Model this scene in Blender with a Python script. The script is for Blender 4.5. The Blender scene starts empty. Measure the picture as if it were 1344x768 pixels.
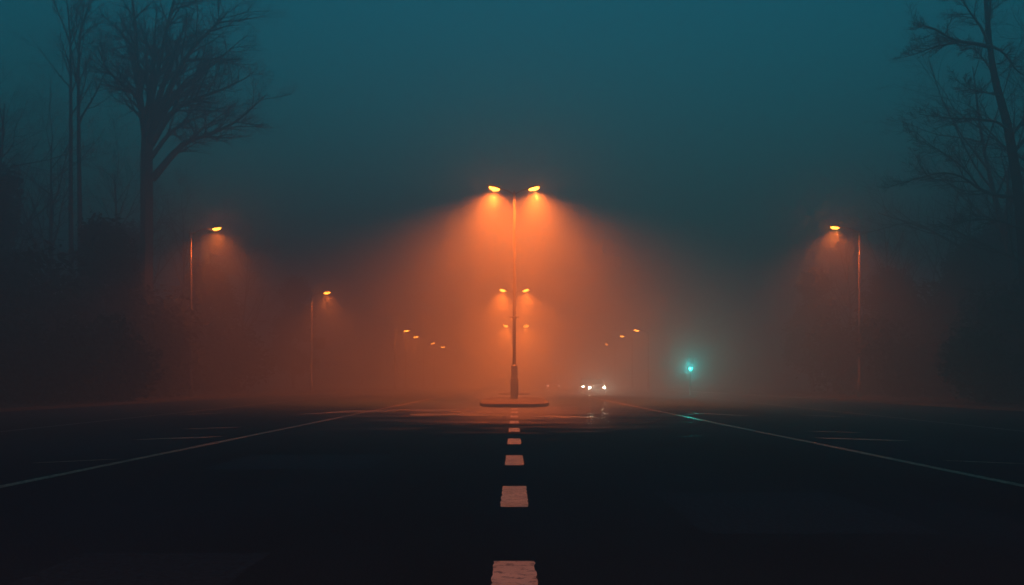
import bpy, bmesh, math, random
from mathutils import Vector, Matrix

S = bpy.context.scene
COL = S.collection
R = math.radians
CAMH = 1.2

# ------------------------------------------------------------------ helpers
def tag(o, label=None, cat=None, group=None, kind=None):
    if label: o['label'] = label
    if cat: o['category'] = cat
    if group: o['group'] = group
    if kind: o['kind'] = kind
    return o

def empty(name, loc=(0, 0, 0), rz=0.0):
    o = bpy.data.objects.new(name, None)
    COL.objects.link(o)
    o.location = loc
    o.rotation_euler = (0, 0, rz)
    o.empty_display_size = 0.2
    return o

def obj(name, bm, mat, parent=None, smooth=False, bevel=0.0):
    if bevel:
        bmesh.ops.bevel(bm, geom=[e for e in bm.edges], offset=bevel, segments=2, affect='EDGES', clamp_overlap=True)
    me = bpy.data.meshes.new(name)
    bm.to_mesh(me); bm.free()
    me.materials.append(mat)
    if smooth:
        for p in me.polygons: p.use_smooth = True
    o = bpy.data.objects.new(name, me)
    COL.objects.link(o)
    if parent: o.parent = parent
    return o

def obj_raw(name, vs, fs, mat, parent=None, smooth=False):
    me = bpy.data.meshes.new(name)
    me.from_pydata(vs, [], fs)
    me.update()
    me.materials.append(mat)
    if smooth:
        me.polygons.foreach_set('use_smooth', [True] * len(me.polygons))
    o = bpy.data.objects.new(name, me)
    COL.objects.link(o)
    if parent: o.parent = parent
    return o

def bx(bm, cx, cy, cz, sx, sy, sz, m=None):
    M = Matrix.Translation((cx, cy, cz)) @ Matrix.Diagonal((sx, sy, sz, 1))
    if m: M = m @ M
    return bmesh.ops.create_cube(bm, size=1, matrix=M)

def lathe(bm, prof, n=20, m=None):
    """prof: list of (r, z) about the z axis"""
    rings = []
    for r, z in prof:
        ring = []
        for k in range(n):
            a = 2 * math.pi * k / n
            p = Vector((r * math.cos(a), r * math.sin(a), z))
            if m: p = m @ p
            ring.append(bm.verts.new(p))
        rings.append(ring)
    for a, b in zip(rings, rings[1:]):
        for k in range(n):
            bm.faces.new((a[k], a[(k + 1) % n], b[(k + 1) % n], b[k]))
    bm.faces.new(rings[0][::-1]); bm.faces.new(rings[-1])

def tube_into(vs, fs, pts, rads, n=6):
    """append a tapered tube to the raw lists"""
    base = len(vs)
    prev_t = None; ref = None
    L = len(pts)
    for i, p in enumerate(pts):
        if i == 0: t = pts[1] - pts[0]
        elif i == L - 1: t = pts[-1] - pts[-2]
        else: t = pts[i + 1] - pts[i - 1]
        if t.length < 1e-6: t = Vector((0, 0, 1))
        t.normalize()
        if ref is None:
            ref = t.orthogonal().normalized()
        else:
            ref = (ref - t * ref.dot(t))
            if ref.length < 1e-5: ref = t.orthogonal()
            ref.normalize()
        b = t.cross(ref)
        for k in range(n):
            a = 2 * math.pi * k / n
            vs.append(p + (ref * math.cos(a) + b * math.sin(a)) * rads[i])
    for i in range(L - 1):
        for k in range(n):
            a0 = base + i * n + k; a1 = base + i * n + (k + 1) % n
            fs.append((a0, a1, a1 + n, a0 + n))
    fs.append(tuple(base + k for k in range(n))[::-1])
    fs.append(tuple(base + (L - 1) * n + k for k in range(n)))

def copy_thing(o, parent=None):
    c = o.copy(); COL.objects.link(c)
    if parent: c.parent = parent
    for ch in [x for x in bpy.data.objects if x.parent == o]:
        copy_thing(ch, c)
    return c

# ------------------------------------------------------------------ materials
def newmat(name):
    m = bpy.data.materials.new(name); m.use_nodes = True
    nt = m.node_tree
    return m, nt, nt.nodes['Principled BSDF']

def simple(name, col, rough=0.6, metal=0.0, var=0.25, scale=6.0, bump=0.0, spec=0.5):
    """principled with a procedural noise that varies colour and roughness"""
    m, nt, P = newmat(name)
    tc = nt.nodes.new('ShaderNodeTexCoord')
    nz = nt.nodes.new('ShaderNodeTexNoise'); nz.inputs['Scale'].default_value = scale; nz.inputs['Detail'].default_value = 6
    nt.links.new(tc.outputs['Object'], nz.inputs['Vector'])
    rp = nt.nodes.new('ShaderNodeValToRGB')
    rp.color_ramp.elements[0].position = 0.3; rp.color_ramp.elements[1].position = 0.7
    rp.color_ramp.elements[0].color = (*[c * (1 - var) for c in col], 1)
    rp.color_ramp.elements[1].color = (*[min(1, c * (1 + var)) for c in col], 1)
    nt.links.new(nz.outputs['Fac'], rp.inputs['Fac'])
    nt.links.new(rp.outputs['Color'], P.inputs['Base Color'])
    P.inputs['Roughness'].default_value = rough
    P.inputs['Metallic'].default_value = metal
    P.inputs['Specular IOR Level'].default_value = spec
    if bump:
        b = nt.nodes.new('ShaderNodeBump'); b.inputs['Strength'].default_value = bump; b.inputs['Distance'].default_value = 0.02
        nt.links.new(nz.outputs['Fac'], b.inputs['Height']); nt.links.new(b.outputs['Normal'], P.inputs['Normal'])
    return m

def emit(name, col, strength):
    m = bpy.data.materials.new(name); m.use_nodes = True
    nt = m.node_tree; nt.nodes.clear()
    e = nt.nodes.new('ShaderNodeEmission'); e.inputs[0].default_value = (*col, 1); e.inputs[1].default_value = strength
    o = nt.nodes.new('ShaderNodeOutputMaterial'); nt.links.new(e.outputs[0], o.inputs[0])
    return m

SODIUM = (1.0, 0.14, 0.014)
M = {}
M['galv'] = simple('galvanised_steel', (0.24, 0.24, 0.25), 0.5, 0.6, 0.2, 9, 0.05)
M['post'] = simple('painted_post', (0.11, 0.11, 0.115), 0.55, 0.0, 0.25, 5, 0.08)
M['housing'] = simple('lamp_housing', (0.22, 0.22, 0.23), 0.5, 0.3, 0.2, 9)
M['lens'] = emit('sodium_lens', (1.0, 0.26, 0.025), 36.0)
M['bark'] = simple('bark', (0.16, 0.155, 0.15), 0.9, 0, 0.4, 3.5, 0.6, 0.2)
M['twig'] = simple('twig_bark', (0.11, 0.105, 0.10), 0.9, 0, 0.3, 5, 0.0, 0.2)
M['leaf'] = simple('dark_leaf', (0.028, 0.04, 0.022), 0.8, 0, 0.4, 1.5, 0.0, 0.2)
M['conc'] = simple('kerb_concrete', (0.06, 0.058, 0.056), 0.8, 0, 0.3, 4, 0.3)
M['pav'] = simple('island_paving', (0.035, 0.033, 0.03), 0.85, 0, 0.35, 2.5, 0.3)
M['black'] = simple('black_plastic', (0.02, 0.02, 0.02), 0.5, 0, 0.2, 8)
M['tyre'] = simple('rubber', (0.02, 0.02, 0.02), 0.85, 0, 0.2, 12)
M['rim'] = simple('alloy', (0.5, 0.5, 0.52), 0.3, 0.9, 0.1, 8)
M['glass'] = simple('car_glass', (0.02, 0.025, 0.03), 0.06, 0, 0.1, 3)
M['carpaint_grey'] = simple('grey_car_paint', (0.05, 0.052, 0.056), 0.3, 0.3, 0.08, 3)
M['carpaint_dark'] = simple('dark_car_paint', (0.03, 0.034, 0.045), 0.3, 0.2, 0.08, 3)
M['carpaint_red'] = simple('maroon_car_paint', (0.12, 0.03, 0.03), 0.3, 0.2, 0.08, 3)
M['plate'] = simple('number_plate', (0.6, 0.6, 0.55), 0.5, 0, 0.05, 5)
M['taillens'] = simple('red_tail_lens', (0.2, 0.01, 0.01), 0.3, 0, 0.1, 5)
M['headlight'] = emit('headlamp_glow', (1.0, 0.82, 0.58), 160.0)
M['sidelight'] = emit('dim_sidelight_glow', (1.0, 0.72, 0.5), 7.0)
M['green_lens'] = emit('green_signal_glow', (0.06, 1.0, 0.85), 60.0)
M['red_lens'] = simple('unlit_red_lens', (0.09, 0.006, 0.006), 0.35, 0, 0.1, 5)
M['amber_lens'] = simple('unlit_amber_lens', (0.10, 0.045, 0.005), 0.35, 0, 0.1, 5)

def asphalt_mat():
    m, nt, P = newmat('damp_asphalt')
    N = nt.nodes; L = nt.links
    tc = N.new('ShaderNodeTexCoord')
    fine = N.new('ShaderNodeTexNoise'); fine.inputs['Scale'].default_value = 55; fine.inputs['Detail'].default_value = 5
    mp = N.new('ShaderNodeMapping'); mp.inputs['Scale'].default_value = (1.0, 0.35, 1.0)
    big = N.new('ShaderNodeTexNoise'); big.inputs['Scale'].default_value = 0.28; big.inputs['Detail'].default_value = 7; big.inputs['Roughness'].default_value = 0.6
    L.new(tc.outputs['Object'], fine.inputs['Vector']); L.new(tc.outputs['Object'], mp.inputs['Vector']); L.new(mp.outputs[0], big.inputs['Vector'])
    c1 = N.new('ShaderNodeValToRGB')
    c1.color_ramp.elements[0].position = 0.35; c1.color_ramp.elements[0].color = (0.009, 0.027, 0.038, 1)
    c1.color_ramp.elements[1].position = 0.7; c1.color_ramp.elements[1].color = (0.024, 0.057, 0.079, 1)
    L.new(fine.outputs['Fac'], c1.inputs['Fac'])
    c2 = N.new('ShaderNodeValToRGB')
    c2.color_ramp.elements[0].position = 0.35; c2.color_ramp.elements[0].color = (0.72, 0.72, 0.72, 1)
    c2.color_ramp.elements[1].position = 0.65; c2.color_ramp.elements[1].color = (1.12, 1.12, 1.12, 1)
    L.new(big.outputs['Fac'], c2.inputs['Fac'])
    mx = N.new('ShaderNodeMix'); mx.data_type = 'RGBA'; mx.blend_type = 'MULTIPLY'; mx.inputs[0].default_value = 1
    L.new(c1.outputs[0], mx.inputs[6]); L.new(c2.outputs[0], mx.inputs[7]); L.new(mx.outputs[2], P.inputs['Base Color'])
    rr = N.new('ShaderNodeMapRange'); rr.inputs['From Min'].default_value = 0.3; rr.inputs['From Max'].default_value = 0.7
    rr.inputs['To Min'].default_value = 0.62; rr.inputs['To Max'].default_value = 0.42
    L.new(big.outputs['Fac'], rr.inputs['Value']); L.new(rr.outputs[0], P.inputs['Roughness'])
    # the road sags round the island: damp there, dry towards the near end, with streaky rims
    sx = N.new('ShaderNodeSeparateXYZ'); L.new(tc.outputs['Object'], sx.inputs[0])
    mp2 = N.new('ShaderNodeMapping'); mp2.inputs['Scale'].default_value = (0.14, 0.36, 1.0); L.new(tc.outputs['Object'], mp2.inputs['Vector'])
    st = N.new('ShaderNodeTexNoise'); st.inputs['Scale'].default_value = 1.6; st.inputs['Detail'].default_value = 8; st.inputs['Roughness'].default_value = 0.65
    L.new(mp2.outputs[0], st.inputs['Vector'])
    my = N.new('ShaderNodeMapRange'); my.interpolation_type = 'SMOOTHSTEP'
    my.inputs['From Min'].default_value = 12; my.inputs['From Max'].default_value = 48; L.new(sx.outputs['Y'], my.inputs['Value'])
    ab = N.new('ShaderNodeMath'); ab.operation = 'ABSOLUTE'; L.new(sx.outputs['X'], ab.inputs[0])
    mxx = N.new('ShaderNodeMapRange'); mxx.interpolation_type = 'SMOOTHSTEP'
    mxx.inputs['From Min'].default_value = 9.5; mxx.inputs['From Max'].default_value = 0.5; L.new(ab.outputs[0], mxx.inputs['Value'])
    mu = N.new('ShaderNodeMath'); mu.operation = 'MULTIPLY'; L.new(my.outputs[0], mu.inputs[0]); L.new(mxx.outputs[0], mu.inputs[1])
    def mth(op, x, y):
        q = N.new('ShaderNodeMath'); q.operation = op
        for i, v_ in ((0, x), (1, y)):
            if isinstance(v_, float): q.inputs[i].default_value = v_
            else: L.new(v_, q.inputs[i])
        return q
    w1 = mth('MULTIPLY', mu.outputs[0], 1.35)
    w2 = mth('SUBTRACT', st.outputs['Fac'], 0.5); w3 = mth('MULTIPLY', w2.outputs[0], 1.7)
    w4 = mth('ADD', w1.outputs[0], w3.outputs[0]); wm = mth('SUBTRACT', w4.outputs[0], 0.28); wm.use_clamp = True
    P.inputs['Specular IOR Level'].default_value = 0.0      # dry, coarse stone
    P.inputs['Roughness'].default_value = 0.9
    W = N.new('ShaderNodeBsdfPrincipled'); L.new(mx.outputs[2], W.inputs['Base Color'])     # the same stone under a thin film of water
    W.inputs['Roughness'].default_value = 0.30; W.inputs['Specular IOR Level'].default_value = 0.5
    mix = N.new('ShaderNodeMixShader'); wf = mth('MULTIPLY', wm.outputs[0], 0.85)
    L.new(wf.outputs[0], mix.inputs[0]); L.new(P.outputs[0], mix.inputs[1]); L.new(W.outputs[0], mix.inputs[2])
    L.new(mix.outputs[0], N['Material Output'].inputs['Surface'])
    b = N.new('ShaderNodeBump'); b.inputs['Strength'].default_value = 0.6; b.inputs['Distance'].default_value = 0.012
    L.new(fine.outputs['Fac'], b.inputs['Height']); L.new(b.outputs['Normal'], P.inputs['Normal']); L.new(b.outputs['Normal'], W.inputs['Normal'])
    return m

def paint_mat(name, col, worn, spec=0.5):
    """road paint whose bare patches show asphalt"""
    m, nt, P = newmat(name)
    N = nt.nodes; L = nt.links
    tc = N.new('ShaderNodeTexCoord')
    nz = N.new('ShaderNodeTexNoise'); nz.inputs['Scale'].default_value = 13; nz.inputs['Detail'].default_value = 9; nz.inputs['Roughness'].default_value = 0.7
    L.new(tc.outputs['Object'], nz.inputs['Vector'])
    rp = N.new('ShaderNodeValToRGB')
    rp.color_ramp.elements[0].position = worn; rp.color_ramp.elements[0].color = (0.03, 0.03, 0.032, 1)
    rp.color_ramp.elements[1].position = min(1, worn + 0.12); rp.color_ramp.elements[1].color = (*col, 1)
    L.new(nz.outputs['Fac'], rp.inputs['Fac'])
    n2 = N.new('ShaderNodeTexNoise'); n2.inputs['Scale'].default_value = 2.2; n2.inputs['Detail'].default_value = 5
    L.new(tc.outputs['Object'], n2.inputs['Vector'])
    r2 = N.new('ShaderNodeValToRGB')
    r2.color_ramp.elements[0].position = 0.3; r2.color_ramp.elements[0].color = (0.5, 0.5, 0.5, 1)
    r2.color_ramp.elements[1].position = 0.6; r2.color_ramp.elements[1].color = (1, 1, 1, 1)
    L.new(n2.outputs['Fac'], r2.inputs['Fac'])
    mx = N.new('ShaderNodeMix'); mx.data_type = 'RGBA'; mx.blend_type = 'MULTIPLY'; mx.inputs[0].default_value = 1
    L.new(rp.outputs[0], mx.inputs[6]); L.new(r2.outputs[0], mx.inputs[7]); L.new(mx.outputs[2], P.inputs['Base Color'])
    P.inputs['Roughness'].default_value = 0.34
    P.inputs['Specular IOR Level'].default_value = spec
    return m
M['asphalt'] = asphalt_mat()
M['paint'] = paint_mat('sodium_tinted_road_paint', (0.80, 0.63, 0.46), 0.36)  # white paint, with the sodium lamps' orange put into its colour
M['oldpaint'] = paint_mat('worn_sodium_tinted_paint', (0.62, 0.41, 0.27), 0.42, 0.12)  # worn paint; orange-brown lamplight is mixed into the base colour
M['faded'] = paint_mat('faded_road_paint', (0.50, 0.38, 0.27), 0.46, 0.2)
M['ground'] = simple('dead_grass_soil', (0.035, 0.036, 0.025), 0.95, 0, 0.5, 1.2, 0.6, 0.2)
M['damp'] = simple('damp_sheen', (0.015, 0.017, 0.02), 0.34, 0, 0.3, 3.0, 0.25, 0.5)
M['wet'] = simple('standing_water', (0.012, 0.013, 0.015), 0.2, 0, 0.2, 1.0, 0.0, 0.5)

# ------------------------------------------------------------------ ground and road
def sheet(name, x0, x1, y0, y1, z, mat, nx=1, ny=1):
    vs = []; fs = []
    for j in range(ny + 1):
        for i in range(nx + 1):
            vs.append((x0 + (x1 - x0) * i / nx, y0 + (y1 - y0) * j / ny, z))
    for j in range(ny):
        for i in range(nx):
            a = j * (nx + 1) + i
            fs.append((a, a + 1, a + nx + 2, a + nx + 1))
    return obj_raw(name, vs, fs, mat)

KX = 20.5
tag(sheet('ground', -700, 700, -120, 1500, -0.02, M['ground']), 'dark bare soil and dead grass beside the road', None, None, 'structure')
tag(sheet('road', -KX, KX, -110, 1200, 0.0, M['asphalt']), 'wide dark damp asphalt road', None, None, 'structure')
for s in (-1, 1):
    bm = bmesh.new()
    bx(bm, s * (KX + 0.075), 545, 0.045, 0.15, 1310, 0.17)
    tag(obj('kerb', bm, M['conc']), None, None, None, 'structure')
    tag(sheet('verge', *( (-60, -KX - 0.15) if s < 0 else (KX + 0.15, 60) ), -110, 1200, 0.10, M['ground']), None, None, None, 'structure')
# edge lines and outer lines: narrow, with slightly irregular rims
def stripe(name, xfun, y0, y1, w, mat, step=2.0, jit=0.008, z=0.004, seed=0):
    rnd = random.Random(seed)
    vs = []; fs = []
    n = max(2, int((y1 - y0) / step))
    for i in range(n + 1):
        y = y0 + (y1 - y0) * i / n
        x = xfun(y)
        vs.append((x - w / 2 + rnd.uniform(-jit, jit), y, z)); vs.append((x + w / 2 + rnd.uniform(-jit, jit), y, z))
    for i in range(n):
        a = 2 * i
        fs.append((a, a + 1, a + 3, a + 2))
    return obj_raw(name, vs, fs, mat)
EL = 5.85
for s, seed in ((-1, 1), (1, 2)):
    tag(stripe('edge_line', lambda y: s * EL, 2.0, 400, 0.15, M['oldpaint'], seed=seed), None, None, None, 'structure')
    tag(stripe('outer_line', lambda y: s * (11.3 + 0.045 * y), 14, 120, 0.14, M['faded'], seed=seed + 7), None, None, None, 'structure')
# centre dashes
DT = 4.38
rnd = random.Random(5)
y = 8.73 - 2 * DT
dash_n = 0
while y < 42.0:
    y0, y1 = y + 0.0, y + 1.75
    vs = []; fs = []
    w = 0.27
    n = 24
    for i in range(n + 1):
        yy = y0 + (y1 - y0) * i / n
        vs.append((-w / 2 + rnd.uniform(-.007, .009), yy, 0.004)); vs.append((w / 2 + rnd.uniform(-.009, .007), yy, 0.004))
    for i in range(n): fs.append((2 * i, 2 * i + 1, 2 * i + 3, 2 * i + 2))
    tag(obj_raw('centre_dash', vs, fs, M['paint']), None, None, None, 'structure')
    y += DT
# worn repairs: rougher patches and sealed seams, each a sheet just above the asphalt
M['patch'] = simple('patched_asphalt', (0.021, 0.050, 0.068), 0.9, 0, 0.4, 22, 0.5, 0.0)
for (px0, px1, py0, py1) in ((1.5, 3.4, 7.2, 9.9), (-4.3, -2.0, 12.5, 15.0), (-3.0, -1.7, 5.2, 6.4)):
    tag(sheet('repair_patch', px0, px1, py0, py1, 0.0016, M['patch']), None, None, None, 'structure')
# faded diagonal strokes of paint between edge line and outer line
def stroke(cx, cy, lx, ly, w, seed):
    rnd = random.Random(seed)
    a = Vector((cx - lx / 2, cy - ly / 2, 0)); b = Vector((cx + lx / 2, cy + ly / 2, 0))
    d = (b - a).normalized(); nrm = Vector((-d.y, d.x, 0))
    vs = []; fs = []; n = 14
    for i in range(n + 1):
        t = i / n
        p = a.lerp(b, t); ww = w * (0.15 + 0.85 * math.sin(math.pi * t) ** 0.6) * rnd.uniform(0.75, 1.1)
        for q in (-1, 1):
            v = p + nrm * q * ww / 2; vs.append((v.x, v.y, 0.004))
    for i in range(n): fs.append((2 * i, 2 * i + 1, 2 * i + 3, 2 * i + 2))
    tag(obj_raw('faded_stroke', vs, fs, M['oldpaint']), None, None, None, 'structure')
STROKES = [(-7.1, 19.4, 1.5, 1.1, .35), (-7.8, 23.6, 1.2, 1.0, .3), (-7.2, 35.0, 1.5, 3.2, .45), (-6.6, 13.8, 1.0, .7, .12), (-7.0, 11.2, 1.1, .4, .12),
           (-11.6, 34.0, 1.0, 2.2, .3), (7.2, 19.0, 1.6, -1.0, .40), (7.6, 21.8, 1.1, -.7, .25), (7.5, 33.6, 1.6, -2.8, .5), (10.8, 32.0, 1.0, -1.8, .3),
           (7.0, 13.6, 1.0, -.6, .12)]
for i, (cx, cy, lx, ly, w) in enumerate(STROKES): stroke(cx, cy, lx, ly, w, i + 30)
# shallow puddles with ragged rims
def puddle(cx, cy, rx, ry, seed, mat='wet', z=0.003, name='puddle'):
    rnd = random.Random(seed)
    n = 40; ph = [rnd.uniform(0, 6.28) for _ in range(4)]
    vs = []
    for k in range(n):
        a = 2 * math.pi * k / n
        r = 1 + 0.22 * math.sin(2 * a + ph[0]) + 0.16 * math.sin(3 * a + ph[1]) + 0.10 * math.sin(5 * a + ph[2]) + 0.07 * math.sin(9 * a + ph[3])
        vs.append((cx + rx * r * math.cos(a), cy + ry * r * math.sin(a), z))
    tag(obj_raw(name, vs, [tuple(range(n))], M[mat]), None, None, None, 'structure')
PUD = [(-2.1, 33.5, 1.4, 1.6), (1.6, 31.2, 1.0, .8), (-5.9, 37.0, 1.6, 1.2), (-3.6, 38.2, 1.8, 1.5)]
for i, p in enumerate(PUD): puddle(*p, 60 + i)

# ------------------------------------------------------------------ street lamps
LAMP_W = 35000.0
SIDE_W = 9500.0
HALO = 240.0
SIDE_HALO = 520.0
def head_parts(parent, tip, dirx, tilt):
    """a cobra-head luminaire whose long axis leaves the arm along dirx (+1/-1)"""
    X = Matrix.Translation(tip) @ Matrix.Rotation(-tilt * dirx, 4, 'Y') @ Matrix.Diagonal((dirx, 1, 1, 1))
    # housing: lofted ellipse-like sections, flat underneath
    secs = [(-0.10, .045, .04, .04), (0.02, .07, .06, .05), (0.16, .13, .10, .06), (0.40, .17, .13, .06), (0.62, .15, .11, .06), (0.76, .08, .06, .05)]
    bm = bmesh.new(); rings = []
    n = 14
    for (x, hw, up, dn) in secs:
        ring = []
        for k in range(n):
            a = 2 * math.pi * k / n
            c, s_ = math.cos(a), math.sin(a)
            ring.append(bm.verts.new(X @ Vector((x, hw * c, (up if s_ > 0 else dn) * s_))))
        rings.append(ring)
    for a, b in zip(rings, rings[1:]):
        for k in range(n): bm.faces.new((a[k], a[(k + 1) % n], b[(k + 1) % n], b[k]))
    bm.faces.new(rings[0][::-1]); bm.faces.new(rings[-1])
    bmesh.ops.recalc_face_normals(bm, faces=bm.faces[:])
    h = obj('lamp_housing', bm, M['housing'], parent, True)
    # glowing bowl under the housing
    bm = bmesh.new()
    bmesh.ops.create_uvsphere(bm, u_segments=18, v_segments=10, radius=1.0)
    for v in bm.verts:
        v.co = Vector((0.40 + v.co.x * 0.33, v.co.y * 0.15, -0.035 + v.co.z * (0.17 if v.co.z < 0 else 0.02)))
        v.co = X @ v.co
    lens = obj('lamp_bowl', bm, M['lens'], h, True)
    return X

def lamp_light(parent, pos, power, cone, halo):
    l = bpy.data.lights.new('sodium_light', 'SPOT')
    l.energy = power; l.color = SODIUM; l.spot_size = R(cone); l.spot_blend = 1.0; l.shadow_soft_size = 0.15
    o = bpy.data.objects.new('sodium_light', l); COL.objects.link(o)
    o.parent = parent; o.location = pos
    l2 = bpy.data.lights.new('sodium_halo', 'POINT')
    l2.energy = halo; l2.color = SODIUM; l2.shadow_soft_size = 0.12
    o2 = bpy.data.objects.new('sodium_halo', l2); COL.objects.link(o2)
    o2.parent = parent; o2.location = pos

def arm_mesh(p0, p1, r0, r1, sag):
    pts = []
    for i in range(9):
        t = i / 8
        p = Vector(p0).lerp(Vector(p1), t)
        p.z += sag * math.sin(math.pi * t)
        pts.append(p)
    vs = []; fs = []
    tube_into(vs, fs, pts, [r0 + (r1 - r0) * i / 8 for i in range(9)], 10)
    return vs, fs

def twin_lamp(loc, half, H, label, power=LAMP_W, cone=154, halo=HALO):
    t = empty('twin_street_lamp', loc)
    tag(t, label, 'street lamp', 'twin armed street lamps along the median')
    bm = bmesh.new(); lathe(bm, [(.10, 1.9), (.10, 4.7), (.085, 4.75), (.075, H * .67), (.06, H - .05), (.065, H), (.03, H + .12)], 18)
    obj('pole', bm, M['post'], t, True)
    bm = bmesh.new(); lathe(bm, [(.26, 0.0), (.26, .05), (.215, .06), (.215, 1.25), (.19, 1.28), (.19, 1.98), (.13, 2.03), (.1, 2.04)], 12)
    b = obj('base_cabinet', bm, M['post'], t)
    bm = bmesh.new(); bx(bm, .215, -.06, .75, .05, .18, .9); obj('access_door', bm, M['post'], b, bevel=.008)
    bm = bmesh.new(); lathe(bm, [(.10, 4.72), (.15, 4.74), (.15, 4.80), (.09, 4.83)], 16)
    c = obj('collar', bm, M['post'], t)
    bm = bmesh.new(); bx(bm, 0, 0, 4.79, .56, .05, .045); obj('bracket', bm, M['post'], c)
    for d in (-1, 1):
        tip = Vector((d * (half - 0.42), 0, H + .22))
        vs, fs = arm_mesh((d * 0.03, 0, H - .1), tip, .035, .028, 0.05)
        a = obj_raw('arm', vs, fs, M['galv'], t, True)
        X = head_parts(t, tip, d, R(14))
        lamp_light(t, X @ Vector((0.42, 0, -0.25)), power, cone, halo)
    return t

def side_lamp(loc, reach, H, label, power=SIDE_W, cone=154, halo=SIDE_HALO, group='single armed street lamps along both verges'):
    """pole at loc, arm reaching |reach| metres towards sign(reach)"""
    d = 1 if reach > 0 else -1
    t = empty('street_lamp', loc)
    tag(t, label, 'street lamp', group)
    bm = bmesh.new(); lathe(bm, [(.16, 0), (.16, 1.1), (.095, 1.16), (.09, 4), (.06, H - .1), (.03, H - .03)], 16)
    p = obj('pole', bm, M['galv'], t, True)
    bm = bmesh.new(); bx(bm, 0, -.155, .6, .14, .03, .5); obj('access_door', bm, M['galv'], p, bevel=.006)
    tip = Vector((d * (abs(reach) - 0.42), 0, H + .22))
    vs, fs = arm_mesh((0, 0, H - .2), tip, .058, .042, 0.12)
    obj_raw('arm', vs, fs, M['galv'], t, True)
    X = head_parts(t, tip, d, R(8))
    lamp_light(t, X @ Vector((0.42, 0, -0.25)), power, cone, halo)
    return t

IZ = 0.15
twin_lamp((0, 53, IZ), 1.17, 12.0, 'tall twin-armed orange street lamp with thick base on the near traffic island')
twin_lamp((0, 88, IZ), 1.12, 9.6, 'twin-armed orange street lamp seen lower down just behind the nearest pole')
twin_lamp((0.22, 114, IZ), 1.28, 7.75, 'faint twin-armed street lamp farthest along the median, dissolving in fog')
VZ = 0.10
LS = [(-23.7, 67, 1.9, 12.1, 'orange street lamp in front of the trees, largest glow on the left side'),
      (-19.3, 87, 1.5, 9.45, 'small orange street lamp between the large left glow and the distant left cluster'),
      (-14.1, 108, 1.4, 7.0, 'uppermost and brightest lamp of the distant left cluster in fog'),
      (-14.6, 123, 1.4, 7.0, 'second lamp down in the distant left cluster in fog'),
      (-13.7, 138, 1.4, 6.8, 'dim third lamp down in the distant left cluster in fog'),
      (-13.1, 150, 1.4, 6.7, 'dimmest lowest lamp of the distant left cluster in fog'),
      (25.1, 66.5, -1.8, 12.1, 'orange street lamp with large glow standing alone on the right side'),
      (15.7, 107, -1.4, 7.0, 'uppermost lamp of the three distant lamps on the right'),
      (15.6, 121, -1.4, 7.0, 'middle lamp of the three distant lamps on the right'),
      (16.3, 148, -1.4, 7.0, 'lowest faintest lamp of the three distant lamps on the right')]
for (x, yy, rch, hh, lab) in LS: side_lamp((x, yy, 0.0 if abs(x) < KX else VZ), rch, hh, lab, SIDE_W if yy < 100 else 3600)
# next lamp of the left row, just outside the frame: its glow shows at the left edge
side_lamp((-23.7, 20, VZ), 1.9, 12.1, 'street lamp just beyond the left edge whose reddish glow enters the frame', 1100, 150, 0)
twin_lamp((0, -4, 0), 1.17, 12.0, 'twin-armed street lamp of the same row, standing behind the viewpoint', 2700, 112, 0)

# ------------------------------------------------------------------ traffic islands
def island(cx, y0, y1, hw, label):
    t = empty('traffic_island', (cx, (y0 + y1) / 2, 0))
    tag(t, label, 'traffic island', 'kerbed traffic islands under the twin lamps')
    hl = (y1 - y0) / 2
    def outline(inset):
        pts = []
        n = 36
        for k in range(n):
            a = 2 * math.pi * k / n
            c, s_ = math.cos(a), math.sin(a)
            e = 0.55
            pts.append((math.copysign(abs(c) ** e, c) * (hw - inset), math.copysign(abs(s_) ** e, s_) * (hl - inset)))
        return pts
    bm = bmesh.new()
    o0 = [bm.verts.new((x, y, -0.01)) for x, y in outline(0)]
    o1 = [bm.verts.new((x, y, 0.13)) for x, y in outline(0.01)]
    o2 = [bm.verts.new((x, y, 0.155)) for x, y in outline(0.035)]
    o3 = [bm.verts.new((x, y, 0.155)) for x, y in outline(0.16)]
    o4 = [bm.verts.new((x, y, 0.10)) for x, y in outline(0.165)]
    for a, b in ((o0, o1), (o1, o2), (o2, o3), (o3, o4)):
        for k in range(36): bm.faces.new((a[k], a[(k + 1) % 36], b[(k + 1) % 36], b[k]))
    obj('kerb_ring', bm, M['conc'], t)
    bm = bmesh.new()
    o = [bm.verts.new((x, y, 0.148)) for x, y in outline(0.163)]
    c = bm.verts.new((0, 0, 0.19))
    for k in range(36): bm.faces.new((o[k], o[(k + 1) % 36], c))
    obj('paving', bm, M['pav'], t)
island(0, 42.6, 62.0, 1.85, 'low kerbed traffic island at the end of the centre dashes carrying the tall lamp')
island(0, 82, 94, 1.5, 'low kerbed traffic island farther off in fog behind the near island')

# ------------------------------------------------------------------ trees
def wander(p0, d0, length, nseg, rnd, wob, up):
    pts = [p0.copy()]; d = d0.normalized()
    for i in range(nseg):
        d = (d + Vector((rnd.gauss(0, wob), rnd.gauss(0, wob), rnd.gauss(0, wob) + up))).normalized()
        pts.append(pts[-1] + d * (length / nseg))
    return pts

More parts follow.
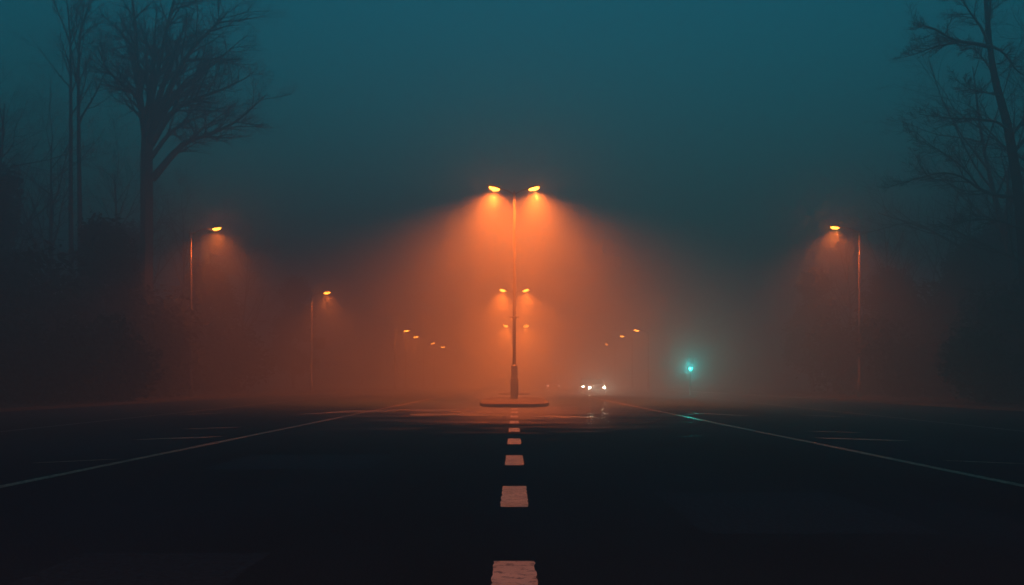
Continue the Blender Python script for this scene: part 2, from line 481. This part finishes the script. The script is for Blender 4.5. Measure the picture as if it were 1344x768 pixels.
def branch_out(lists, pts, r0, r1, level, rnd, P):
    """put the tube of this limb into lists[0 or 1] and grow its children"""
    zmax = P.get('zmax', 27.5)
    keep = next((i for i, p in enumerate(pts) if p.z > zmax), len(pts))
    if keep < 2: return
    pts = pts[:keep]
    n = len(pts)
    rads = [max(0.006, r0 + (r1 - r0) * (i / (n - 1)) ** 0.8) for i in range(n)]
    vs, fs = lists[0] if level <= P.get('trunk_levels', 1) else lists[1]
    tube_into(vs, fs, pts, rads, 9 if level == 0 else (6 if level == 1 else (4 if level == 2 else 3)))
    if level >= P['levels']: return
    L = sum((b - a).length for a, b in zip(pts, pts[1:]))
    num = P['num'][level]
    for k in range(num):
        t = P['start'][level] + (1 - P['start'][level]) * (k + rnd.random()) / num
        f = t * (n - 1); i = min(n - 2, int(f)); q = f - i
        p = pts[i].lerp(pts[i + 1], q)
        ax = (pts[i + 1] - pts[i]).normalized()
        side = ax.orthogonal().normalized()
        side = Matrix.Rotation(rnd.uniform(0, 2 * math.pi), 3, ax) @ side
        ang = R(rnd.uniform(*P['ang'][level]))
        d = (ax * math.cos(ang) + side * math.sin(ang)).normalized()
        if level >= 1 and d.z < -0.15: d.z *= 0.3
        ln = L * rnd.uniform(*P['len'][level]) * (1.15 - 0.55 * t)
        r = rads[i] * rnd.uniform(0.45, 0.7)
        cpts = wander(p, d, ln, 6 if level < 2 else 4, rnd, P['wob'], P['up'])
        branch_out(lists, cpts, r, r * 0.25, level + 1, rnd, P)

def build_tree(name, loc, label, limbs, P, seed, group=None, cat='tree', rz=0):
    """limbs: list of (points, r0, r1, level) given in metres relative to loc"""
    rnd = random.Random(seed)
    lists = [([], []), ([], [])]
    for (pts, r0, r1, lev) in limbs:
        branch_out(lists, pts, r0, r1, lev, rnd, P)
    t = empty(name, loc, rz)
    tag(t, label, cat, group)
    obj_raw('trunk', lists[0][0], lists[0][1], M['bark'], t, True)
    obj_raw('crown', lists[1][0], lists[1][1], M['twig'], t)
    return t

def smooth_pts(ctrl, n):
    """catmull-rom through control points"""
    c = [Vector(p) for p in ctrl]
    c = [c[0] * 2 - c[1]] + c + [c[-1] * 2 - c[-2]]
    out = []
    segs = len(c) - 3
    for i in range(n + 1):
        t = i / n * segs; k = min(segs - 1, int(t)); u = t - k
        p0, p1, p2, p3 = c[k:k + 4]
        out.append(0.5 * ((2 * p1) + (p2 - p0) * u + (2 * p0 - 5 * p1 + 4 * p2 - p3) * u * u + (3 * p1 - p0 - 3 * p2 + p3) * u ** 3))
    return out

def at(px, py, d, base):
    """metres, relative to base, of what the photo shows at (px, py) if it stands d metres off"""
    return Vector(((px - 675) / 1200 * d - base[0], d - base[1], CAMH + (501 - py) / 1200 * d - base[2]))

PB = dict(levels=4, trunk_levels=1, num=[10, 7, 5, 4], start=[.3, .2, .15, .1], ang=[(25, 55), (28, 60), (25, 60), (20, 55)],
          len=[(.35, .5), (.4, .6), (.4, .65), (.4, .7)], wob=.10, up=.05)

# the wide old tree on the left
bL = (-28.2, 70, VZ)
D = 70
def lp(*pp): return [at(x, yy, d, bL) for (x, yy, d) in pp]
limbs = [(smooth_pts([Vector((0.1, 0, -.2))] + lp((191, 420, D), (192, 300, D), (192, 200, D), (196, 140, D)), 10), .62, .48, 5)]
PT = dict(PB); PT.update(zmax=30.5, levels=4, num=[0, 14, 10, 6], start=[.3, .15, .12, .1], len=[(.3, .5), (.28, .46), (.35, .6), (.4, .7)], up=.03)
main = [((196, 140, D), (201, 80, D), (206, 10, D + 1), (208, -8, D + 1), (210, -22, D + 1)),
        ((190, 170, D), (182, 110, D - 1), (178, 40, D - 2), (173, -5, D - 3), (170, -20, D - 3)),
        ((192, 190, D), (176, 90, D + 2), (160, 40, D + 4), (148, -4, D + 5), (144, -18, D + 6)),
        ((198, 160, D), (222, 90, D + 1), (240, 40, D + 2), (258, 4, D + 3), (268, -16, D + 3)),
        ((198, 175, D), (226, 110, D - 2), (252, 65, D - 4), (286, 30, D - 5), (300, 15, D - 6)),
        ((198, 185, D), (226, 130, D), (262, 98, D), (292, 74, D + 1), (312, 56, D + 1)),
        ((198, 190, D), (224, 150, D - 1), (252, 132, D - 2), (290, 118, D - 3), (324, 102, D - 4)),
        ((200, 235, D), (240, 190, D + 1), (276, 176, D), (312, 158, D), (350, 124, D)),
        ((192, 180, D), (180, 130, D - 2), (160, 110, D - 4), (140, 90, D - 5), (128, 60, D - 5)),
        ((196, 150, D), (214, 60, D - 2), (226, 10, D - 3), (231, -10, D - 4), (234, -24, D - 4)),
        ((196, 150, D), (192, 60, D + 2), (190, 0, D + 3), (188, -12, D + 4), (187, -22, D + 4)),
        ((200, 205, D), (222, 176, D + 3), (246, 160, D + 5), (270, 150, D + 7), (296, 140, D + 8))]
for k, m_ in enumerate(main):
    limbs.append((smooth_pts(lp(*m_), 12), .30 if k < 8 else .21, .035, 1))
build_tree('bare_tree', bL, 'broad bare tree with thick trunk and long spreading branches left of the nearest left lamp', limbs, PT, 3)

# slim twin-stemmed tree left of it
bS = (-33.0, 69, VZ); D = 69
def lp2(*pp): return [at(x, yy, d, bS) for (x, yy, d) in pp]
limbs = [(smooth_pts([Vector((-.25, 0, -.2))] + lp2((93, 300, D), (93, 140, D), (92, 50, D), (87, -5, D), (85, -20, D)), 14), .24, .04, 1),
         (smooth_pts([Vector((.35, 0, -.2))] + lp2((105, 300, D + 1), (103, 150, D + 1), (104, 60, D + 1), (111, 2, D + 1), (115, -20, D + 1)), 14), .26, .04, 1),
         (smooth_pts(lp2((93, 60, D), (84, 35, D), (74, 10, D), (66, -20, D)), 8), .09, .02, 1),
         (smooth_pts(lp2((104, 50, D), (112, 20, D), (120, 0, D), (126, -25, D)), 8), .10, .02, 1)]
PT2 = dict(PB); PT2.update(zmax=30.5, levels=4, num=[0, 14, 7, 5], start=[.3, .48, .15, .1], ang=[(20, 40), (18, 42), (25, 55), (20, 50)], len=[(.3, .5), (.12, .22), (.4, .6), (.4, .7)])
build_tree('bare_tree', bS, 'slim twin-stemmed bare tree at the far left beside the broad tree', limbs, PT2, 8)

# the leaning tree on the right edge
bR = (27.5, 48, VZ); D = 48
def lp3(*pp): return [at(x, yy, d, bR) for (x, yy, d) in pp]
limbs = [(smooth_pts([Vector((.1, 0, -.2))] + lp3((1350, 400, D), (1342, 290, D), (1333, 220, D), (1322, 160, D), (1308, 110, D), (1301, 70, D), (1296, 20, D), (1292, -30, D), (1290, -60, D)), 20), .43, .07, 5),
         (smooth_pts(lp3((1300, 68, D), (1290, 40, D), (1276, 20, D), (1264, 0, D), (1256, -30, D)), 10), .10, .02, 1),
         (smooth_pts(lp3((1296, 40, D), (1300, 10, D), (1298, -30, D), (1304, -60, D)), 10), .09, .02, 1),
         (smooth_pts(lp3((1301, 62, D), (1283, 58, D - .5), (1258, 54, D - 1), (1240, 46, D - 1.5), (1222, 36, D - 2), (1200, 34, D - 2)), 12), .13, .02, 1),
         (smooth_pts(lp3((1262, 55, D - 1), (1244, 58, D - 1), (1226, 62, D - .5), (1204, 70, D), (1184, 76, D)), 10), .07, .015, 1),
         (smooth_pts(lp3((1306, 102, D), (1294, 82, D + .6), (1280, 66, D + 1), (1264, 60, D + 1.5)), 8), .06, .015, 1),
         (smooth_pts(lp3((1312, 125, D), (1296, 122, D - .6), (1276, 118, D - 1), (1256, 106, D - 1.5)), 8), .06, .015, 1),
         (smooth_pts(lp3((1324, 172, D), (1308, 160, D - .5), (1280, 156, D - 1), (1248, 155, D - 1.5), (1206, 150, D - 2)), 12), .09, .015, 1),
         (smooth_pts(lp3((1338, 258, D), (1310, 257, D + .4), (1286, 248, D + .6), (1262, 232, D + 1), (1236, 227, D + 1), (1206, 234, D + 1.2), (1166, 246, D + 1.4)), 14), .12, .015, 1),
         (smooth_pts(lp3((1286, 248, D + .6), (1268, 224, D), (1246, 206, D - .5), (1224, 192, D - 1), (1202, 174, D - 1)), 10), .06, .012, 1),
         (smooth_pts(lp3((1326, 178, D), (1342, 160, D), (1362, 130, D), (1380, 90, D)), 8), .12, .03, 1),
         (smooth_pts(lp3((1300, 60, D), (1318, 70, D - .5), (1334, 92, D - 1), (1352, 104, D - 1.5)), 8), .09, .02, 1),
         (smooth_pts(lp3((1330, 200, D), (1352, 175, D + 1), (1376, 150, D + 2), (1400, 140, D + 2)), 8), .12, .03, 1),
         (smooth_pts(lp3((1340, 300, D), (1310, 290, D - 1), (1280, 288, D - 2), (1250, 296, D - 2)), 8), .07, .015, 1)]
PT3 = dict(PB); PT3.update(levels=4, num=[0, 13, 8, 5], start=[.3, .2, .12, .1], ang=[(25, 50), (22, 55), (25, 60), (20, 55)], len=[(.3, .5), (.2, .4), (.35, .6), (.4, .7)], wob=.12, up=.035)
build_tree('bare_tree', bR, 'leaning bare tree with long drooping side branches at the right edge', limbs, PT3, 21)

# woodland behind: a few kinds, copied; each with its own label
def generic_tree(seed, h, loc, label):
    rnd = random.Random(seed)
    tr = wander(Vector((0, 0, -.2)), Vector((rnd.uniform(-.06, .06), rnd.uniform(-.06, .06), 1)), h, 12, rnd, .035, .02)
    P = dict(PB); P.update(num=[15, 7, 5, 3], start=[.28, .2, .15, .1])
    return build_tree('bare_tree', loc, label, [(tr, h * .017, .04, 0)], P, seed, 'bare trees of the dim woodland either side')
WOOD = [  # kind, x, y, scale, rot, label
    (0, -37, 74, 1.00, 0.3, 'dim bare tree behind the slim twin-stemmed tree'),
    (1, -38, 64, .92, 1.3, 'dim bare tree nearest the left edge of the photo, half lost in fog'),
    (2, -31.5, 75, 0.95, 2.1, 'dim bare tree standing between the twin-stemmed tree and broad tree'),
    (0, -30, 82, 0.80, 3.5, 'hazy bare tree behind the broad left tree'),
    (1, -42, 78, .9, 4.4, 'hazy bare tree in second row at the far left'),
    (2, -29, 96, 0.8, 5.0, 'faint bare tree just left of the nearest left lamp glow'),
    (0, 30, 52, 0.9, 1.1, 'dim bare tree behind the leaning right tree'),
    (1, 34, 60, 0.95, 2.6, 'hazy bare tree at the right edge behind the leaning tree'),
    (2, 31, 74, 0.72, 0.6, 'hazy bare tree right of the lone right lamp'),
    (0, 33, 90, 0.7, 4.1, 'faint bare tree directly beyond the lone right lamp pole'),
    (1, 37, 82, 0.8, 5.2, 'faint bare tree deepest in the right woodland'),
]
protos = {}
for (k, x, yy, sc, rz, lab) in WOOD:
    if k not in protos:
        o = protos[k] = generic_tree(100 + k, (21, 24, 19)[k], (x, yy, VZ), lab)
    else:
        o = copy_thing(protos[k])
        o.location = (x, yy, VZ)
    o['label'] = lab
    o.rotation_euler = (0, 0, rz)
    o.scale = (sc, sc, sc)

# ------------------------------------------------------------------ dark evergreen shrubs at the foot of the trees
def shrub_mesh(seed, w, h):
    rnd = random.Random(seed)
    vs = []; fs = []
    lumps = [(Vector((rnd.uniform(-.5, .5) * w, rnd.uniform(-.4, .4) * w * .7, h * rnd.uniform(.15, .72))), rnd.uniform(.22, .42) * min(w, h)) for _ in range(15)]
    for c, r in lumps:
        for _ in range(520):
            v = Vector((rnd.gauss(0, 1), rnd.gauss(0, 1), rnd.gauss(0, 1))).normalized() * r * (rnd.random() ** .4) * rnd.uniform(.8, 1.2)
            p = c + v
            if p.z < 0.02: p.z = rnd.uniform(.02, .5)
            a = Vector((rnd.gauss(0, 1), rnd.gauss(0, 1), rnd.gauss(0, .6))).normalized()
            b = a.orthogonal().normalized()
            b = Matrix.Rotation(rnd.uniform(0, 6.28), 3, a) @ b
            s_ = rnd.uniform(.10, .22)
            i = len(vs)
            vs += [p - a * s_, p + b * s_ * .45, p + a * s_, p - b * s_ * .45]
            fs.append((i, i + 1, i + 2, i + 3))
    return vs, fs
def make_shrub(seed, w, h, loc, label):
    t = empty('evergreen_shrub', loc)
    tag(t, label, 'shrub', 'dark shrubs along the foot of the woodland')
    vs, fs = shrub_mesh(seed, w, h)
    obj_raw('foliage', vs, fs, M['leaf'], t)
    vs = []; fs = []
    rnd = random.Random(seed + 1)
    for k in range(6):
        pts = wander(Vector((rnd.uniform(-.3, .3), rnd.uniform(-.3, .3), -.1)), Vector((rnd.uniform(-.5, .5), rnd.uniform(-.4, .4), 1)), h * .7, 6, rnd, .1, 0)
        tube_into(vs, fs, pts, [.07 - .009 * i for i in range(7)], 6)
    obj_raw('stem', vs, fs, M['bark'], t, True)
    return t
SHR = [(0, -24.5, 46, 1.0, .2, 'dark shrub below the slim twin-stemmed tree'),
       (1, -29, 50, 1.5, 1.2, 'tall dark shrub mass at the left edge'),
       (2, -23.4, 51.5, 1.25, 2.2, 'dark shrub at the foot of the broad left tree'),
       (0, -33, 58, 2.0, 3.0, 'big dark shrub behind the left edge shrub'),
       (1, -27.5, 64, 1.6, 4.0, 'tall hazy shrub behind the broad left tree'),
       (2, -29, 74, 1.8, 5.0, 'hazy shrub left of the nearest left lamp pole'),
       (0, -28.5, 86, 1.6, .7, 'faint shrub beyond the nearest left lamp'),
       (2, 25.2, 46, 1.0, 2.9, 'dark shrub beside the leaning right tree trunk'),
       (0, 29.5, 54, 1.5, 3.9, 'dark shrub behind the leaning right tree'),
       (1, 32, 58, 1.6, 1.9, 'tall dark shrub at the right edge'),
       (2, 29, 66, 1.5, .4, 'hazy shrub right of the lone right lamp pole'),
       (0, 30, 78, 1.6, 2.4, 'faint shrub beyond the lone right lamp'),
       (1, 33, 70, 1.8, 4.7, 'hazy tall shrub behind the right edge shrub')]
sp = {}
for (k, x, yy, sc, rz, lab) in SHR:
    if k not in sp: o = sp[k] = make_shrub(300 + k, (5.0, 4.2, 4.6)[k], (4.6, 5.4, 3.8)[k], (x, yy, VZ), lab)
    else:
        o = copy_thing(sp[k]); o.location = (x, yy, VZ)
    o['label'] = lab
    o.rotation_euler = (0, 0, rz); o.scale = (sc, sc, sc)

# tall evergreen trees that close the woodland
def evergreen(seed, w, h, loc, label):
    t = empty('evergreen_tree', loc)
    tag(t, label, 'tree', 'dense evergreen trees of the woodland')
    rnd = random.Random(seed)
    vs = []; fs = []
    tr = wander(Vector((0, 0, -.2)), Vector((0, 0, 1)), h * .95, 10, rnd, .03, .02)
    for k in range(46):
        f = rnd.uniform(.12, 1) ** .8
        env = w * .5 * (1 - max(0, f - .35) / .65 * .75) * (.75 if f < .2 else 1)
        a = rnd.uniform(0, 6.28); q = env * rnd.uniform(.25, .95)
        c = Vector((q * math.cos(a), q * math.sin(a), h * f * .93)); r = rnd.uniform(.7, 1.5)
        for _ in range(330):
            v = Vector((rnd.gauss(0, 1), rnd.gauss(0, 1), rnd.gauss(0, .7))).normalized() * r * (rnd.random() ** .4) * rnd.uniform(.8, 1.25)
            p_ = c + v
            ax = Vector((rnd.gauss(0, 1), rnd.gauss(0, 1), rnd.gauss(0, .6))).normalized()
            b = Matrix.Rotation(rnd.uniform(0, 6.28), 3, ax) @ ax.orthogonal().normalized()
            s_ = rnd.uniform(.13, .27); n0 = len(vs)
            vs += [p_ - ax * s_, p_ + b * s_ * .45, p_ + ax * s_, p_ - b * s_ * .45]
            fs.append((n0, n0 + 1, n0 + 2, n0 + 3))
    obj_raw('crown', vs, fs, M['leaf'], t)
    vs = []; fs = []
    tube_into(vs, fs, tr, [.26 - .022 * i for i in range(11)], 8)
    obj_raw('trunk', vs, fs, M['bark'], t, True)
    return t
EV = [(0, -27.6, 61.5, .92, .2, 'dense evergreen tree in front of the broad left tree trunk'),
      (1, -35.5, 60, 1.05, 1.4, 'tall dense evergreen tree in front of the slim twin-stemmed tree'),
      (0, -40.0, 68, 1.35, 2.5, 'tallest dense evergreen tree at the left edge of the wood'),
      (1, -33.5, 79, 1.0, 3.3, 'hazy evergreen tree between broad tree and nearest left lamp'),
      (0, -31.0, 92, 1.0, 4.2, 'faint evergreen tree beyond the nearest left lamp'),
      (1, -27.0, 112, .95, 5.1, 'faint evergreen tree behind the small second left lamp'),
      (0, 35.5, 70, .95, .9, 'dense evergreen tree behind the leaning right tree'),
      (1, 41.0, 75, 1.05, 2.0, 'tall dense evergreen tree at the right edge of the wood'),
      (0, 33.0, 80, .85, 3.6, 'hazy evergreen tree right of the lone right lamp pole'),
      (1, 32.0, 98, .9, 4.8, 'faint evergreen tree beyond the lone right lamp')]
ep = {}
for (k, x, yy, sc, rz, lab) in EV:
    if k not in ep: o = ep[k] = evergreen(500 + k, (9.0, 8.0)[k], (13.0, 15.0)[k], (x, yy, VZ), lab)
    else:
        o = copy_thing(ep[k]); o.location = (x, yy, VZ)
    o['label'] = lab
    o.rotation_euler = (0, 0, rz); o.scale = (sc, sc, sc)

# ------------------------------------------------------------------ cars
def make_car(loc, label, paint, lit, rz=0, tall=False):
    """nose towards -y; 4.3 m long, 1.78 m wide"""
    t = empty('car', loc, rz)
    tag(t, label, 'car')
    roof = 1.62 if tall else 1.44
    W = .89
    # lower body: sections along y with rounded cross-section
    secs = [(-2.15, .74, .30, .62), (-2.05, .82, .22, .74), (-1.6, .88, .20, .86), (-.9, .89, .20, .95), (.0, .89, .20, .96), (1.2, .89, .20, .97), (1.8, .87, .22, .98), (2.1, .82, .28, .92), (2.18, .76, .36, .8)]
    bm = bmesh.new(); rings = []
    for (yy, hw, z0, z1) in secs:
        pr = [(-hw * .86, z0), (-hw, z0 + .12), (-hw, z1 - .22), (-hw * .93, z1 - .05), (-hw * .8, z1), (hw * .8, z1), (hw * .93, z1 - .05), (hw, z1 - .22), (hw, z0 + .12), (hw * .86, z0)]
        rings.append([bm.verts.new((x, yy, z)) for x, z in pr])
    for a, b in zip(rings, rings[1:]):
        n = len(a)
        for k in range(n): bm.faces.new((a[k], b[k], b[(k + 1) % n], a[(k + 1) % n]))
    bm.faces.new(rings[0]); bm.faces.new(rings[-1][::-1])
    bmesh.ops.recalc_face_normals(bm, faces=bm.faces[:])
    body = obj('body', bm, paint, t, False)
    # cabin
    bm = bmesh.new()
    lo = [(-.78, -.95), (.78, -.95), (.78, 1.75), (-.78, 1.75)]
    hi = [(-.60, -.15), (.60, -.15), (.60, 1.15), (-.60, 1.15)]
    a = [bm.verts.new((x, y_, .955)) for x, y_ in lo]; b = [bm.verts.new((x, y_, roof - .04)) for x, y_ in hi]
    for k in range(4): bm.faces.new((a[k], a[(k + 1) % 4], b[(k + 1) % 4], b[k]))
    bm.faces.new(b); bm.faces.new(a[::-1])
    obj('window', bm, M['glass'], t, bevel=.03)
    bm = bmesh.new(); bx(bm, 0, .5, roof - .02, 1.24, 1.36, .05)
    obj('roof', bm, paint, t, bevel=.02)
    for s in (-1, 1):
        vs = []; fs = []
        for (p, q) in (((s * .78, -.95, .96), (s * .61, -.16, roof - .03)), ((s * .785, .45, .96), (s * .61, .48, roof - .03)), ((s * .78, 1.74, .96), (s * .61, 1.15, roof - .03))):
            vs = []; fs = []
            tube_into(vs, fs, [Vector(p), Vector(q)], [.035, .03], 6)
            obj_raw('window_pillar', vs, fs, paint, body)
        # wing mirror
        bm = bmesh.new(); bx(bm, s * .97, -.72, 1.0, .18, .1, .13); obj('wing_mirror', bm, paint, t, bevel=.03)
        # headlight, glowing
        bm = bmesh.new(); bmesh.ops.create_uvsphere(bm, u_segments=16, v_segments=10, radius=1)
        for v in bm.verts: v.co = Vector((s * .65 + v.co.x * .15, -2.08 + v.co.y * .09, .645 + v.co.z * .085))
        obj('headlight', bm, M['headlight'] if lit > 1 else M['sidelight'], t, True)
        bm = bmesh.new(); bx(bm, s * .66, 2.13, .78, .3, .08, .16); obj('tail_light', bm, M['taillens'], t, bevel=.02)
        if lit > 1:
            l = bpy.data.lights.new('headlight_beam', 'SPOT'); l.energy = lit; l.color = (1, .80, .56)
            l.spot_size = R(110 if not tall else 50); l.spot_blend = 1.0; l.shadow_soft_size = .08
            o = bpy.data.objects.new('headlight_beam', l); COL.objects.link(o); o.parent = t
            o.location = (s * .65, -2.26, .64); o.rotation_euler = (R(-86), 0, 0) if False else (R(86) * -1, 0, 0)
    bm = bmesh.new(); bx(bm, 0, -2.13, .60, .7, .06, .16); obj('grille', bm, M['black'], t, bevel=.01)
    bm = bmesh.new(); bx(bm, 0, -2.12, .36, 1.5, .10, .14); obj('bumper', bm, M['black'], t, bevel=.03)
    bm = bmesh.new(); bx(bm, 0, -2.18, .44, .5, .02, .11); obj('number_plate', bm, M['plate'], t)
    for s in (-1, 1):
        for wy in (-1.35, 1.35):
            m = Matrix.Translation((s * .78, wy, .31)) @ Matrix.Rotation(R(90), 4, 'Y')
            bm = bmesh.new(); lathe(bm, [(.24, -.105), (.30, -.105), (.315, -.07), (.315, .07), (.30, .105), (.24, .105)], 24, m)
            w_ = obj('wheel', bm, M['tyre'], t)
            bm = bmesh.new(); lathe(bm, [(.05, -.118), (.21, -.11), (.21, .11), (.05, .118)], 16, m); obj('rim', bm, M['rim'], w_)
    return t
make_car((7.6, 86.2, 0), 'car facing the camera with both headlights glaring, nearer of the glaring pair', M['carpaint_grey'], 700)
make_car((8.25, 102.2, 0), 'car half hidden behind the nearer glaring car, one headlight showing at its left', M['carpaint_dark'], 120, tall=True)
make_car((4.9, 117, 0), 'dim distant car with weak sidelights close to the right of the lamp base', M['carpaint_red'], 0)

# ------------------------------------------------------------------ traffic signal showing green
t = empty('traffic_signal', (15.4, 80, 0), R(-10.9))
tag(t, 'traffic signal on a slim post showing a turquoise green light at the right', 'traffic light')
bm = bmesh.new(); lathe(bm, [(.09, 0), (.09, .9), (.06, .95), (.055, 3.35), (.02, 3.4)], 16, Matrix.Translation((0, .2, 0))); obj('post', bm, M['post'], t, True)
bm = bmesh.new(); bx(bm, 0, .05, 2.63, .34, .2, .98); hd = obj('signal_head', bm, M['black'], t, bevel=.02)
bm = bmesh.new(); bx(bm, 0, .155, 2.63, .6, .012, 1.25); obj('backing_board', bm, M['black'], t)
for z, mt in ((2.93, 'red_lens'), (2.63, 'amber_lens'), (2.33, 'green_lens')):
    m = Matrix.Translation((0, -.055, z)) @ Matrix.Rotation(R(90), 4, 'X')
    bm = bmesh.new(); lathe(bm, [(.115, 0), (.11, .02), (.07, .035), (.01, .04)], 20, m); obj('signal_lens', bm, M[mt], hd, True)
    # visor: open-bottomed hood
    vs = []; fs = []
    n = 12
    for k in range(n + 1):
        a = R(-20) + R(220) * k / n
        for r, yy in ((.125, -.05), (.125, -.27), (.133, -.27), (.133, -.05)):
            vs.append((r * math.cos(a), yy, z + r * math.sin(a)))
    for k in range(n):
        for j in range(4):
            a0 = k * 4 + j; a1 = k * 4 + (j + 1) % 4
            fs.append((a0, a1, a1 + 4, a0 + 4))
    obj_raw('visor', vs, fs, M['black'], hd)
l = bpy.data.lights.new('signal_glow', 'SPOT'); l.energy = 6000; l.color = (.0, 1.0, .88); l.spot_size = R(26); l.spot_blend = 1; l.shadow_soft_size = .1
o = bpy.data.objects.new('signal_glow', l); COL.objects.link(o); o.parent = t; o.location = (0, -.3, 2.33); o.rotation_euler = (R(-91), 0, 0)

# ------------------------------------------------------------------ fog
bm = bmesh.new()
bpy.context.view_layer.update()
ZTOP = max((o.matrix_world @ Vector(q)).z for o in S.objects if o.type == 'MESH' for q in o.bound_box)
x0, x1, y0_, y1_, z0, z1 = -720, 720, -140, 1520, -1.0, ZTOP + 0.4
print('ZTOP', ZTOP, [(o.parent['label'], round(max((o.matrix_world @ Vector(q)).z for q in o.bound_box), 1)) for o in S.objects if o.name.startswith('crown')])
bx(bm, (x0 + x1) / 2, (y0_ + y1_) / 2, (z0 + z1) / 2, x1 - x0, y1_ - y0_, z1 - z0)
mt = bpy.data.materials.new('fog'); mt.use_nodes = True
nt = mt.node_tree; nt.nodes.clear()
pv = nt.nodes.new('ShaderNodeVolumePrincipled'); pv.inputs['Color'].default_value = (0.76, 0.90, 0.95, 1)
pv.inputs['Density'].default_value = 0.0245; pv.inputs['Anisotropy'].default_value = 0.55
pv.inputs['Density Attribute'].default_value = ''
om = nt.nodes.new('ShaderNodeOutputMaterial'); nt.links.new(pv.outputs[0], om.inputs['Volume'])
hz = obj('haze', bm, mt)
hz.display_type = 'WIRE'
tag(hz, None, None, None, 'stuff')

# ------------------------------------------------------------------ sky
wd = bpy.data.worlds.new('World'); S.world = wd; wd.use_nodes = True
nt = wd.node_tree
bg = nt.nodes['Background']
sky = nt.nodes.new('ShaderNodeTexSky'); sky.sky_type = 'NISHITA'; sky.sun_disc = False
sky.sun_elevation = R(1.0); sky.sun_rotation = R(180)
mx = nt.nodes.new('ShaderNodeMix'); mx.data_type = 'RGBA'; mx.blend_type = 'MULTIPLY'; mx.inputs[0].default_value = 1
mx.inputs[7].default_value = (0.0, 0.69, 0.95, 1)
nt.links.new(sky.outputs[0], mx.inputs[6]); nt.links.new(mx.outputs[2], bg.inputs[0])
bg.inputs[1].default_value = 0.43

# ------------------------------------------------------------------ camera and render
cam = bpy.data.cameras.new('camera'); co = bpy.data.objects.new('camera', cam); COL.objects.link(co)
co.location = (0, 0, CAMH); co.rotation_euler = (R(90), 0, 0)
cam.sensor_width = 36; cam.lens = 36 * 1200 / 1344
cam.shift_x = (672 - 675) / 1344; cam.shift_y = (501 - 384) / 1344
cam.clip_end = 3000; cam.clip_start = 0.05
S.camera = co
S.render.engine = 'CYCLES'
c = S.cycles
c.use_denoising = True
c.max_bounces = 6; c.diffuse_bounces = 2; c.glossy_bounces = 2; c.transmission_bounces = 2; c.volume_bounces = 0; c.transparent_max_bounces = 4
c.sample_clamp_indirect = 6; c.use_light_tree = True
c.caustics_reflective = False; c.caustics_refractive = False
v = S.view_settings
v.view_transform = 'Standard'; v.look = 'None'; v.gamma = 1; v.exposure = 0; v.use_curve_mapping = False
